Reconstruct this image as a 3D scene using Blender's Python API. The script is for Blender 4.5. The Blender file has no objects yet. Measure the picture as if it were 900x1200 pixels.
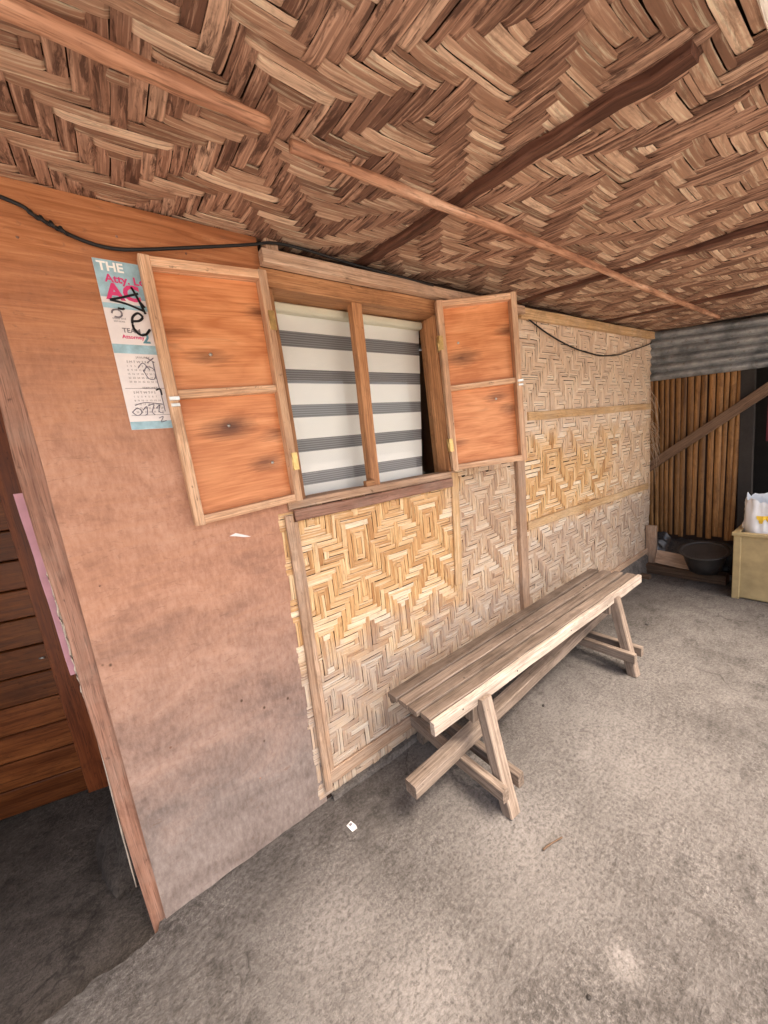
import bpy, math, random
import numpy as np
from mathutils import Vector, Matrix, noise as mnoise

random.seed(7); RNG = np.random.default_rng(7)
S = bpy.context.scene
COL = S.collection
V3 = Vector

# ------------------------------------------------------------------ camera
CAM = V3((0.0, -1.35, 1.485)); FPX = 418.6
YAW, PITCH, ROLL = math.radians(34.963), math.radians(9.316), math.radians(-7.154)
fw = V3((math.cos(PITCH)*math.sin(YAW), math.cos(PITCH)*math.cos(YAW), -math.sin(PITCH)))
rt = V3((math.cos(YAW), -math.sin(YAW), 0)); up = rt.cross(fw)
RT = math.cos(ROLL)*rt + math.sin(ROLL)*up; UP = -math.sin(ROLL)*rt + math.cos(ROLL)*up
cd = bpy.data.cameras.new('camera'); cam = bpy.data.objects.new('camera', cd); COL.objects.link(cam)
cd.sensor_fit = 'VERTICAL'; cd.sensor_height = 36; cd.sensor_width = 27
cd.lens = FPX/1200*36; cd.clip_start = 0.02; cd.clip_end = 1500
M = Matrix((RT, UP, -fw)).transposed().to_4x4(); M.translation = CAM
cam.matrix_world = M
S.camera = cam

# ------------------------------------------------------------------ sky, sun, exposure
SUN_EL, SUN_AZ = math.radians(64), math.radians(162)      # azimuth measured from +Y towards +X
w = bpy.data.worlds.new('World'); S.world = w; w.use_nodes = True
nt = w.node_tree; nt.nodes.clear()
sky = nt.nodes.new('ShaderNodeTexSky'); sky.sky_type = 'NISHITA'; sky.sun_disc = False
sky.sun_elevation = SUN_EL; sky.sun_rotation = SUN_AZ
sky.air_density = 1.0; sky.dust_density = 6.0; sky.ozone_density = 0.6
bg = nt.nodes.new('ShaderNodeBackground'); bg.inputs['Strength'].default_value = 0.15
wo = nt.nodes.new('ShaderNodeOutputWorld')
nt.links.new(sky.outputs[0], bg.inputs[0]); nt.links.new(bg.outputs[0], wo.inputs[0])
sl = bpy.data.lights.new('sun', 'SUN'); sl.energy = 1.5; sl.angle = math.radians(22); sl.color = (1, .96, .9)
so = bpy.data.objects.new('sun', sl); COL.objects.link(so)
sd = V3((math.cos(SUN_EL)*math.sin(SUN_AZ), math.cos(SUN_EL)*math.cos(SUN_AZ), math.sin(SUN_EL)))
so.rotation_euler = sd.to_track_quat('Z', 'Y').to_euler()
so.location = (0, -6, 12)
S.view_settings.view_transform = 'Standard'; S.view_settings.look = 'None'
S.view_settings.gamma = 1; S.view_settings.use_curve_mapping = False
S.view_settings.exposure = 1.78
S.view_settings.use_white_balance = True
S.view_settings.white_balance_temperature = 7000
S.view_settings.white_balance_tint = 10
S.render.engine = 'CYCLES'
S.cycles.max_bounces = 10; S.cycles.diffuse_bounces = 6; S.cycles.transparent_max_bounces = 8

# ------------------------------------------------------------------ materials
class NB:
    def __init__(s, name):
        s.m = bpy.data.materials.new(name); s.m.use_nodes = True
        s.t = s.m.node_tree; s.t.nodes.clear()
        s.out = s.n('ShaderNodeOutputMaterial'); s.b = s.n('ShaderNodeBsdfPrincipled')
        s.l(s.b.outputs[0], s.out.inputs[0])
    def n(s, t, **k):
        x = s.t.nodes.new(t)
        for a, v in k.items(): setattr(x, a, v)
        return x
    def l(s, a, b): s.t.links.new(a, b)
    def put(s, sock, v):
        if hasattr(v, 'is_output') or hasattr(v, 'links'): s.l(v, sock)
        elif isinstance(v, (tuple, list)): sock.default_value = (*v, 1) if len(v) == 3 and len(sock.default_value) == 4 else v
        else: sock.default_value = v
    def attr(s, name, out='Vector'):
        return s.n('ShaderNodeAttribute', attribute_name=name).outputs[out]
    def pos(s): return s.n('ShaderNodeNewGeometry').outputs['Position']
    def vm(s, v, sc=(1,1,1), off=(0,0,0)):
        x = s.n('ShaderNodeMapping'); s.l(v, x.inputs[0]); x.inputs['Scale'].default_value = sc; x.inputs['Location'].default_value = off
        return x.outputs[0]
    def noise(s, v, scale=1, detail=4, rough=.55, dist=0):
        x = s.n('ShaderNodeTexNoise'); s.l(v, x.inputs['Vector'])
        x.inputs['Scale'].default_value = scale; x.inputs['Detail'].default_value = detail
        x.inputs['Roughness'].default_value = rough; x.inputs['Distortion'].default_value = dist
        return x.outputs[0]
    def ramp(s, f, stops):
        x = s.n('ShaderNodeValToRGB'); s.l(f, x.inputs[0]); e = x.color_ramp.elements
        while len(e) < len(stops): e.new(.5)
        for q, (p, c) in zip(e, stops):
            q.position = p
            q.color = (c, c, c, 1) if isinstance(c, (int, float)) else (*c, 1)
        return x.outputs[0]
    def math(s, op, a, b=0.0, clamp=False):
        x = s.n('ShaderNodeMath', operation=op, use_clamp=clamp); s.put(x.inputs[0], a); s.put(x.inputs[1], b); return x.outputs[0]
    def mr(s, v, a, b, c=0.0, d=1.0):
        x = s.n('ShaderNodeMapRange'); s.put(x.inputs[0], v)
        for i, q in enumerate((a, b, c, d)): x.inputs[i+1].default_value = q
        return x.outputs[0]
    def mix(s, f, a, b, mode='MIX'):
        x = s.n('ShaderNodeMix', data_type='RGBA', blend_type=mode, clamp_factor=True)
        s.put(x.inputs[0], f); s.put(x.inputs[6], a); s.put(x.inputs[7], b); return x.outputs[2]
    def xyz(s, v):
        x = s.n('ShaderNodeSeparateXYZ'); s.l(v, x.inputs[0]); return x.outputs
    def bump(s, h, strength=.5, dist=.002, prev=None):
        x = s.n('ShaderNodeBump'); s.l(h, x.inputs['Height']); x.inputs['Strength'].default_value = strength; x.inputs['Distance'].default_value = dist
        if prev: s.l(prev, x.inputs['Normal'])
        return x.outputs[0]
    def fin(s, col, rough=.7, nrm=None, spec=.3, metal=0.0):
        s.put(s.b.inputs['Base Color'], col); s.put(s.b.inputs['Roughness'], rough)
        s.b.inputs['Specular IOR Level'].default_value = spec; s.put(s.b.inputs['Metallic'], metal)
        if nrm: s.l(nrm, s.b.inputs['Normal'])
        return s.m

def m_wood(name, dark, mid, light, fine=90, blot=3.0, rough=.7, dirt=0.0, dirtcol=(.25,.22,.2), bump=.5, wave=0.0):
    """sawn or weathered timber; gco holds metres along / across / through the piece"""
    n = NB(name); g = n.attr('gco'); t = n.attr('tint', 'Fac')
    f1 = n.noise(n.vm(g, (2.2, fine, fine)), 1, 6, .62, wave)
    f2 = n.noise(n.vm(g, (blot*.6, blot*3, blot*3)), 1, 4, .6, .4)
    f3 = n.noise(n.vm(g, (14, fine*4, fine*4)), 1, 2, .5)
    f = n.math('ADD', n.math('MULTIPLY', f1, .62), n.math('MULTIPLY', f2, .38))
    c = n.ramp(f, [(.37, dark), (.5, mid), (.63, light)])
    c = n.mix(n.mr(f3, .54, .68, 0, .6), c, tuple(x*.4 for x in dark))
    f6 = n.noise(n.vm(g, (5, 9, 9)), 1, 6, .7, .8)
    c = n.mix(n.mr(f6, .50, .68, 0, .55), c, tuple(x*.75 for x in dark))
    f7 = n.noise(n.vm(g, (30, 55, 55)), 1, 3, .6)
    c = n.mix(n.mr(f7, .66, .74, 0, .7), c, tuple(x*.35 for x in dark))
    v = n.mr(t, 0, 1, .78, 1.3)
    hs = n.n('ShaderNodeHueSaturation'); n.l(c, hs.inputs['Color']); n.l(v, hs.inputs['Value']); c = hs.outputs[0]
    if dirt:
        d = n.noise(n.pos(), 7, 6, .65)
        c = n.mix(n.math('MULTIPLY', n.mr(d, .45, .68), dirt), c, dirtcol)
    b = n.bump(f1, bump, .003); b = n.bump(f3, bump*.5, .001, b)
    return n.fin(c, n.mr(f1, .3, .7, rough-.08, rough+.12), b)

def m_plain(name, col, rough=.6, var=.15, scale=8, spec=.3, metal=0.0, bump=.2):
    n = NB(name); g = n.pos(); f = n.noise(g, scale, 5, .6); f2 = n.noise(g, scale*9, 3, .6)
    c = n.ramp(f, [(.3, tuple(x*(1-var) for x in col)), (.7, tuple(min(1, x*(1+var)) for x in col))])
    return n.fin(c, n.mr(f2, .3, .7, rough-.08, rough+.08), n.bump(f2, bump, .001), spec, metal)

def m_weave(name, cols, speck, speckcol, grain=70, rough=.6, dust=False, dk=.8, sp0=.54):
    """split-bamboo strip: colour by strip (tint), fibre lines along it, dark specks"""
    n = NB(name); g = n.attr('gco'); t = n.attr('tint', 'Fac')
    base = n.ramp(t, [(0, cols[0]), (.35, cols[1]), (.7, cols[2]), (1, cols[3])])
    f1 = n.noise(n.vm(g, (5, grain*4, 1)), 1, 5, .65)
    f2 = n.noise(n.vm(g, (9, 60, 1)), 1, 5, .7, .6)
    base = n.mix(n.mr(f1, .34, .54, dk, 0), base, tuple(x*.35 for x in cols[1]))
    base = n.mix(n.mr(f1, .52, .66, 0, .5), base, tuple(min(.9, x*1.4) for x in cols[3]))
    f5 = n.noise(n.vm(g, (16, 22, 1)), 1, 4, .7)
    base = n.mix(n.mr(f5, .56, .7, 0, .45), base, tuple(x*.5 for x in cols[1]))
    base = n.mix(n.math('MULTIPLY', n.mr(f2, sp0, sp0+.1), speck), base, speckcol)
    if dust:
        p = n.pos(); q = n.xyz(p)
        # rain-splash dust: grey below, and over the right half of the low panel; clean straw colour stays in the middle
        nn = n.noise(p, 3.2, 5, .6)
        lowA = n.mr(n.math('ADD', q[2], n.mr(nn, .3, .7, -.22, .22)), .50, .80, 1, 0)
        rightA = n.mr(n.math('ADD', q[0], n.mr(nn, .3, .7, -.16, .16)), 1.36, 1.50, 0, .75)
        rightA = n.math('MULTIPLY', rightA, n.mr(q[0], 2.02, 2.06, 1, 0))
        a = n.math('MAXIMUM', lowA, rightA)
        # upper wall beyond the post: bleached, pinkish grey; straw yellow band half way up
        up2 = n.mr(n.math('ADD', q[2], n.mr(nn, .3, .7, -.15, .15)), 1.30, 1.52, 0, .8)
        far = n.mr(q[0], 2.02, 2.08, 0, 1)
        low2 = n.mr(n.math('ADD', q[2], n.mr(nn, .3, .7, -.12, .12)), .78, .92, .95, 0)
        right2 = n.mr(n.math('ADD', q[0], n.mr(nn, .3, .7, -.3, .3)), 3.0, 3.6, 0, .55)
        bfar = n.math('MAXIMUM', n.math('MAXIMUM', up2, low2), right2)
        a = n.mix(far, a, bfar)
        nn2 = n.noise(n.vm(p, (1,1,1)), 22, 5, .7)
        a = n.math('MULTIPLY', a, n.mr(nn2, .25, .6, .6, 1))
        hs = n.n('ShaderNodeHueSaturation'); n.l(base, hs.inputs['Color']); hs.inputs['Saturation'].default_value = .55; hs.inputs['Value'].default_value = .86
        greyfar = n.mix(.55, hs.outputs[0], (.86, .72, .60))
        greynear = n.mix(.42, hs.outputs[0], (.36, .285, .25))
        greyed = n.mix(n.math('MULTIPLY', far, n.mr(q[2], .75, 1.0)), greynear, greyfar)
        base = n.mix(n.math('MULTIPLY', a, .92), base, greyed)
    b = n.bump(f1, .55, .0012); b = n.bump(f2, .3, .001, b)
    return n.fin(base, n.mr(f1, .3, .7, rough-.1, rough+.12), b, .35)

# knots and smoke-dark patches of the two shutter veneers: across, up, radius, strength (second shutter at +5)
KNOTS = [(.135,.545,.040,.75),(.165,.300,.052,.95),(.29,.155,.035,.7),(.36,.70,.035,.8),(.05,.62,.03,.4),(.345,.25,.03,.6),
         (5.10,.555,.050,.95),(5.27,.335,.035,.75),(5.375,.66,.035,.9),(5.36,.27,.04,.7),(5.04,.13,.03,.5)]
def m_ply(name, kind):
    n = NB(name); g = n.attr('gco'); p = n.pos(); q = n.xyz(p)
    if kind == 'wall':
        f1 = n.noise(n.vm(g, (3, 46, 20)), 1, 6, .65, 1.2)
        f2 = n.noise(n.vm(g, (3.5, 6, 6)), 1, 6, .68, .5)
        f3 = n.noise(n.vm(g, (70, 26, 40)), 1, 5, .72)
        f4 = n.noise(n.vm(g, (16, 42, 40)), 1, 5, .75, 2.0)
        fresh = n.ramp(f1, [(.34, (.31, .112, .045)), (.5, (.44, .172, .072)), (.66, (.55, .25, .115))])
        worn = n.ramp(n.math('ADD', n.math('MULTIPLY', f2, .6), n.math('MULTIPLY', f3, .4)),
                      [(.37, (.33, .157, .10)), (.5, (.46, .235, .152)), (.63, (.56, .32, .222))])
        worn = n.mix(n.mr(f1, .45, .72, 0, .4), worn, (.52, .255, .14))
        grey = n.ramp(n.math('ADD', n.math('MULTIPLY', f2, .5), n.math('MULTIPLY', f3, .5)),
                      [(.36, (.155, .118, .103)), (.5, (.25, .196, .172)), (.64, (.34, .275, .245))])
        zz = n.math('ADD', q[2], n.mr(f2, .3, .7, -.13, .13))
        # eave-sheltered top keeps the fresh colour, splash zone at the foot is grey
        c = n.mix(n.mr(zz, 1.6, 2.15), worn, fresh)
        c = n.mix(n.mr(zz, .30, 1.15, 1, 0), c, grey)
        c = n.mix(n.mr(f4, .57, .70, 0, .5), c, (.2, .105, .07))
        spots = n.n('ShaderNodeTexVoronoi'); n.l(n.vm(g, (9, 7, 1)), spots.inputs['Vector']); spots.inputs['Scale'].default_value = 1
        c = n.mix(n.mr(spots.outputs['Distance'], .03, .055, .85, 0), c, (.07, .035, .02))
        b = n.bump(f4, .25, .002); b = n.bump(f3, .3, .001, b)
        return n.fin(c, n.mr(f2, .3, .7, .5, .72), b, .3)
    # shutter panels: bright varnish-orange veneer, cathedral grain, smoky knots
    f0 = n.noise(n.vm(g, (1.6, 9, 3)), 1, 3, .5, .6)
    wv = n.math('FRACT', n.math('MULTIPLY', f0, 5.0))
    wv = n.mr(n.math('ABSOLUTE', n.math('SUBTRACT', wv, .5)), 0, .5)
    f1 = n.noise(n.vm(g, (5, 130, 20)), 1, 5, .6, .3)
    f2 = n.noise(n.vm(g, (3, 14, 4)), 1, 5, .6, .8)
    c = n.ramp(n.math('ADD', n.math('MULTIPLY', wv, .10), n.math('ADD', n.math('MULTIPLY', f1, .38), n.math('MULTIPLY', f2, .4))),
               [(.34, (.52, .18, .065)), (.5, (.70, .30, .13)), (.66, (.80, .41, .21))])
    q = n.xyz(g); tot = None
    for (kx, kz, kr, kk) in KNOTS:
        dx = n.math('MULTIPLY', n.math('SUBTRACT', q[0], kx), .42); dz = n.math('SUBTRACT', q[1], kz)
        dd = n.math('SQRT', n.math('ADD', n.math('POWER', dx, 2.0), n.math('POWER', dz, 2.0)))
        dd = n.math('ADD', dd, n.mr(f2, .3, .7, -.014, .014)); dd = n.math('ADD', dd, n.mr(f1, .3, .7, -.008, .008))
        v = n.mr(dd, 0, kr, kk, 0); tot = v if tot is None else n.math('MAXIMUM', tot, v)
    c = n.mix(tot, c, (.085, .026, .012))
    c = n.mix(n.mr(f2, .62, .74, 0, .5), c, (.22, .06, .02))
    return n.fin(c, n.mr(f1, .3, .7, .38, .55), n.bump(f1, .25, .001), .4)

def m_concrete(name, dark, mid, light, wet=0.0, stains=()):
    n = NB(name); p = n.pos()
    a = n.noise(p, 1.6, 5, .6, .3); b = n.noise(p, 9, 6, .68); c3 = n.noise(p, 70, 5, .75)
    st = n.noise(n.vm(p, (55, 150, 40)), 1, 4, .7, .6)
    vor = n.n('ShaderNodeTexVoronoi'); n.l(p, vor.inputs['Vector']); vor.inputs['Scale'].default_value = 130
    f = n.math('ADD', n.math('MULTIPLY', a, .22), n.math('ADD', n.math('MULTIPLY', b, .22), n.math('ADD', n.math('MULTIPLY', c3, .32), n.math('MULTIPLY', st, .24))))
    c4 = n.noise(p, 210, 4, .75); st2 = n.noise(n.vm(p, (170, 60, 40)), 1, 4, .72, .8)
    col = n.ramp(f, [(.42, dark), (.49, mid), (.565, light)])
    patch = n.noise(n.vm(p, (1, 1, 1), (3, 7, 1)), 3.3, 5, .62, .6)
    spk = n.mr(patch, .38, .62, .15, 1)
    col0 = col
    col = n.mix(n.mr(n.math('ADD', n.math('MULTIPLY', c4, .6), n.math('MULTIPLY', c3, .4)), .51, .62, 0, .62), col, tuple(min(1, x*1.65) for x in light))
    col = n.mix(n.mr(n.math('ADD', n.math('MULTIPLY', c4, .5), n.math('MULTIPLY', st2, .5)), .36, .48, .7, 0), col, tuple(x*.42 for x in dark))
    sweep = n.noise(n.vm(p, (7, 26, 5)), 1, 6, .7, 1.2)
    col = n.mix(spk, col0, col)
    col = n.mix(n.mr(sweep, .52, .68, 0, .28), col, tuple(min(1, x*1.5) for x in light))
    col = n.mix(n.mr(sweep, .32, .46, .25, 0), col, tuple(x*.75 for x in dark))
    col = n.mix(n.mr(b, .33, .45, .4, 0), col, tuple(x*.62 for x in dark))
    col = n.mix(n.mr(st, .26, .40, .5, 0), col, tuple(x*.5 for x in dark))
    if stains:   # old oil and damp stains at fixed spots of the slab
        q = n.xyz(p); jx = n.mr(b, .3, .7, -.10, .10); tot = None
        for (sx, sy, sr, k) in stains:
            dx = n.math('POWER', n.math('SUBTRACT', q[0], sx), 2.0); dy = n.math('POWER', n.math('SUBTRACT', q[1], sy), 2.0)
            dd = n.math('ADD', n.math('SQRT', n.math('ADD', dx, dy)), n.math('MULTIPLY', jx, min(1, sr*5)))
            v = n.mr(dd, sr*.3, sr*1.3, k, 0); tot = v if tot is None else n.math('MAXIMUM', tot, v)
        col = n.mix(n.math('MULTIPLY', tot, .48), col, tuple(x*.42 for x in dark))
        pale = None
        for (sx, sy, sr, k) in PALE:
            dx = n.math('POWER', n.math('SUBTRACT', q[0], sx), 2.0); dy = n.math('POWER', n.math('SUBTRACT', q[1], sy), 2.0)
            dd = n.math('ADD', n.math('SQRT', n.math('ADD', dx, dy)), n.math('MULTIPLY', jx, min(1, sr*6)))
            v = n.mr(dd, 0, sr*1.4, k, 0); pale = v if pale is None else n.math('MAXIMUM', pale, v)
        col = n.mix(n.math('MULTIPLY', pale, n.mr(c3, .30, .55)), col, tuple(min(1, x*1.75) for x in light))
    lines = n.n('ShaderNodeTexVoronoi', feature='DISTANCE_TO_EDGE'); 
    wp = n.n('ShaderNodeVectorMath', operation='ADD'); n.l(p, wp.inputs[0]); 
    nv = n.n('ShaderNodeTexNoise'); n.l(p, nv.inputs['Vector']); nv.inputs['Scale'].default_value = 3; nv.inputs['Detail'].default_value = 5
    n.l(nv.outputs['Color'], wp.inputs[1]); n.l(wp.outputs[0], lines.inputs['Vector']); lines.inputs['Scale'].default_value = .55
    crack = n.math('MULTIPLY', n.mr(lines.outputs['Distance'], .0, .006, 1, 0), n.mr(a, .48, .58))
    col = n.mix(n.math('MULTIPLY', crack, .55), col, tuple(x*.35 for x in dark))
    nb = n.bump(b, .6, .016); nb = n.bump(c3, .9, .007, nb); nb = n.bump(st, .8, .004, nb); nb = n.bump(c4, .8, .002, nb); nb = n.bump(vor.outputs['Distance'], .35, .002, nb)
    return n.fin(col, n.mr(b, .3, .7, .86-wet, .95-wet), nb, .25)

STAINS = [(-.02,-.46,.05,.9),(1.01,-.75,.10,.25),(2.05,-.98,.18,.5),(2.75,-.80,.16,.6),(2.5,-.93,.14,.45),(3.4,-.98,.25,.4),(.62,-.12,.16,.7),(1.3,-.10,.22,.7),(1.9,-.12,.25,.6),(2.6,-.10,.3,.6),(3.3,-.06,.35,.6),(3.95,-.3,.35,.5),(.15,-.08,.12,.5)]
PALE = [(.37,-.69,.20,.75),(.87,-1.01,.05,.9),(.28,-.40,.16,.7),(.95,-.60,.32,.6),(1.6,-.75,.45,.45),(.15,-.70,.2,.5),(2.3,-.60,.4,.35)]
MAT = {}
MAT['ceil_x'] = m_weave('ceiling strip smooth side', [(.23,.118,.076),(.42,.240,.158),(.63,.405,.278),(.88,.66,.48)], .45, (.12,.058,.036), 34, .5, False, .45, .53)
MAT['ceil_y'] = m_weave('ceiling strip rough side', [(.18,.088,.058),(.32,.170,.112),(.47,.272,.185),(.64,.425,.30)], .85, (.075,.035,.024), 34, .7, False, .6, .50)
MAT['wall_x'] = m_weave('wall strip', [(.56,.29,.115),(.72,.43,.20),(.84,.58,.33),(.92,.75,.54)], .25, (.26,.13,.065), 40, .5, True, .35)
MAT['wall_y'] = m_weave('wall strip upright', [(.48,.23,.085),(.66,.36,.15),(.78,.475,.225),(.88,.64,.39)], .35, (.22,.10,.05), 40, .55, True, .4)
MAT['gap_shade'] = m_plain('painted gap shade', (.035,.02,.014), .9)  # near-black colour stands in for the shaded void behind strips and slats
MAT['pole'] = m_wood('debarked pole', (.20,.085,.05), (.44,.225,.135), (.66,.42,.29), 50, 7, .6)
MAT['rafter'] = m_wood('dark rafter', (.045,.017,.011), (.105,.043,.027), (.20,.095,.062), 70, 3, .65)
MAT['frame'] = m_wood('window timber', (.26,.115,.05), (.42,.20,.09), (.56,.30,.15), 110, 3, .55)
MAT['shutter'] = m_wood('shutter timber', (.38,.205,.12), (.60,.365,.22), (.76,.54,.37), 130, 6, .65, .35, (.45,.3,.2))
MAT['plank'] = m_wood('pale weathered timber', (.26,.155,.095), (.46,.295,.195), (.62,.44,.315), 110, 3, .7, .35, (.36,.29,.24))
MAT['bamboo_lath'] = m_wood('bamboo lath', (.40,.23,.105), (.60,.385,.20), (.74,.54,.33), 140, 3, .5, .25, (.45,.36,.28))
MAT['brown_board'] = m_wood('brown board', (.16,.075,.05), (.27,.135,.09), (.38,.21,.15), 90, 4, .6, .3, (.34,.26,.21))
MAT['seat'] = m_wood('worn seat plank', (.080,.056,.042), (.185,.137,.105), (.31,.24,.192), 130, 3, .62, .45, (.27,.205,.16))
MAT['bench_edge'] = m_wood('bench edge board', (.23,.18,.145), (.42,.345,.285), (.57,.49,.42), 120, 4, .7, .4, (.42,.33,.27))
MAT['bench_leg'] = m_wood('bench leg timber', (.11,.077,.058), (.225,.168,.130), (.35,.275,.22), 120, 4, .7, .3, (.33,.25,.2))
MAT['door'] = m_wood('varnished door board', (.075,.019,.005), (.135,.038,.010), (.20,.064,.018), 70, 3, .38, .0, bump=.25)
MAT['door_frame'] = m_wood('varnished door frame', (.08,.020,.007), (.135,.034,.011), (.18,.052,.017), 70, 3, .4, bump=.25)
MAT['bamboo'] = m_wood('aged bamboo slat', (.12,.052,.017), (.23,.108,.036), (.35,.18,.068), 80, 3, .45)
MAT['shed_wood'] = m_wood('dark shed timber', (.07,.04,.024), (.12,.072,.045), (.18,.115,.075), 80, 3, .75)
MAT['dark_post'] = m_plain('shade-darkened grey post', (.03,.025,.022), .8)  # dark grey, with the far corner's shade also put into the colour
MAT['ply'] = m_ply('weathered plywood', 'wall')
MAT['panel'] = m_ply('orange plywood panel', 'panel')
MAT['slab'] = m_concrete('concrete slab', (.062,.053,.047), (.104,.091,.083), (.152,.136,.126), 0, STAINS)
MAT['damp_shade'] = m_concrete('damp old floor', (.034,.028,.024), (.058,.048,.041), (.09,.075,.066), .12)  # damp old concrete; the recess shade is put into its colour too
MAT['curb'] = m_concrete('rough kerb', (.07,.060,.053), (.12,.104,.094), (.17,.15,.138))
MAT['ground'] = m_concrete('yard ground', (.40,.36,.31), (.50,.45,.40), (.58,.53,.48))
MAT['white'] = m_plain('blind fabric white', (.93,.93,.89), .6, .02, 5, .3, bump=.05)
MAT['cream'] = m_plain('cream valance', (.86,.83,.66), .45, .04, 5)
MAT['black'] = m_plain('black rubber', (.015,.014,.014), .5, .2)
MAT['brass'] = m_plain('brass hinge', (.62,.44,.19), .38, .2, 60, .5, .85)
MAT['steel'] = m_plain('steel fitting', (.62,.62,.6), .35, .15, 60, .5, .9)
MAT['pink'] = m_plain('pink paint', (.50,.255,.30), .55, .14, 14)
MAT['splinter'] = m_plain('torn plywood edge', (.52,.44,.36), .8, .3, 40)
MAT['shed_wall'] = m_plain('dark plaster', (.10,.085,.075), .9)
MAT['room_shade'] = m_plain('shade-coloured room wall', (.03,.026,.024), .9)  # near-black colour stands in for the unlit back room
MAT['beige'] = m_plain('beige box', (.43,.325,.165), .5, .22, 7)
MAT['plastic'] = m_plain('white plastic bag', (.78,.80,.82), .35, .05, 10, .5)
MAT['yellow'] = m_plain('yellow print', (.80,.52,.05), .4, .05)
MAT['basin'] = m_plain('dark grey basin', (.035,.031,.029), .45, .35, 12, .4)  # dark grey with blotchy tone
MAT['tarp'] = m_plain('black plastic sheet', (.018,.018,.02), .32, .2, 8, .5)
MAT['maroon'] = m_plain('maroon cloth', (.10,.012,.02), .85)
MAT['lump'] = m_concrete('old mortar', (.032,.025,.021), (.052,.042,.036), (.08,.066,.057))
MAT['pale_board'] = m_wood('near-white board', (.62,.55,.46), (.80,.75,.68), (.86,.83,.78), 90, 4, .7)  # near-white timber grain for the eave board
MAT['fibre'] = m_plain('dry fibre', (.42,.31,.22), .7, .3, 30)
MAT['paper'] = m_plain('white paper', (.78,.74,.74), .5, .05, 20)
MAT['paper_blue'] = m_plain('pale blue print', (.33,.52,.60), .45, .25, 26)
MAT['paper_teal'] = m_plain('teal print', (.12,.30,.38), .45, .3, 40)
MAT['magenta'] = m_plain('magenta print', (.68,.06,.20), .45, .05)
MAT['ink'] = m_plain('marker ink', (.006,.006,.008), .45, .1)
MAT['print'] = m_plain('grey print', (.22,.20,.22), .5, .1)
MAT['ballpen'] = m_plain('pen ink', (.16,.15,.2), .5, .1)
def m_iron():
    n = NB('corrugated iron'); p = n.pos(); a = n.noise(p, 7, 6, .65); b = n.noise(p, 26, 5, .7)
    c = n.ramp(a, [(.36, (.12,.13,.14)), (.5, (.24,.255,.265)), (.64, (.36,.375,.385))])
    c = n.mix(n.mr(b, .58, .72, 0, .8), c, (.13,.085,.055))
    return n.fin(c, n.mr(b, .3, .7, .5, .75), n.bump(b, .2, .001), .4, .25)
MAT['iron'] = m_iron()
def m_greyband():
    n = NB('sheer grey blind band'); g = n.attr('gco'); q = n.xyz(g)
    f = n.math('FRACT', n.math('MULTIPLY', q[1], 105.0))
    c = n.mix(n.mr(f, .30, .42, 0, 1), (.30,.305,.32), (.17,.172,.18))
    return n.fin(c, .5, None, .35)
MAT['greyband'] = m_greyband()
def m_glass():
    n = NB('window glass'); n.t.nodes.remove(n.b)
    tr = n.n('ShaderNodeBsdfTransparent'); tr.inputs[0].default_value = (.99,.99,.99,1)
    gl = n.n('ShaderNodeBsdfGlossy'); gl.inputs['Roughness'].default_value = .02
    fr = n.n('ShaderNodeFresnel'); fr.inputs[0].default_value = 1.5
    mx = n.n('ShaderNodeMixShader'); n.l(fr.outputs[0], mx.inputs[0]); n.l(tr.outputs[0], mx.inputs[1]); n.l(gl.outputs[0], mx.inputs[2])
    n.l(mx.outputs[0], n.out.inputs[0]); return n.m
MAT['glass'] = m_glass()

# ------------------------------------------------------------------ builders
def tag(o, label=None, cat=None, group=None, kind=None):
    if label: o['label'] = label
    if cat: o['category'] = cat
    if group: o['group'] = group
    if kind or cat: o['kind'] = kind or 'thing'
    return o
def thing(name, base, label, cat, group=None):
    o = bpy.data.objects.new(name, None); COL.objects.link(o); o.location = base; o.empty_display_size = .05
    return tag(o, label, cat, group)
def wloc(o):
    v = V3(o.location)
    while o.parent: o = o.parent; v += V3(o.location)
    return v
def mk(name, verts, faces, mat, parent=None, gco=None, tint=None, smooth=False, centre=None, matidx=None):
    verts = np.asarray(verts, dtype=np.float64)
    c = V3(verts.mean(0)) if centre is None else V3(centre)
    me = bpy.data.meshes.new(name)
    me.from_pydata((verts - np.array(c)).tolist(), [], faces)
    mats = mat if isinstance(mat, list) else [mat]
    for m in mats: me.materials.append(MAT[m])
    if matidx is not None: me.polygons.foreach_set('material_index', np.asarray(matidx, dtype=np.int32))
    if gco is None: gco = verts + RNG.random(3)*20
    at = me.attributes.new('gco', 'FLOAT_VECTOR', 'POINT'); at.data.foreach_set('vector', np.asarray(gco, dtype=np.float32).ravel())
    tt = np.full(len(verts), RNG.random() if tint is None else 0.0) if np.isscalar(tint) or tint is None else np.asarray(tint)
    if np.isscalar(tint): tt[:] = tint
    at = me.attributes.new('tint', 'FLOAT', 'POINT'); at.data.foreach_set('value', tt.astype(np.float32))
    if smooth: me.polygons.foreach_set('use_smooth', [True]*len(me.polygons))
    me.update()
    o = bpy.data.objects.new(name, me); COL.objects.link(o)
    o.location = c
    if parent is not None:
        o.parent = parent; o.location = c - wloc(parent)
    return o

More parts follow.
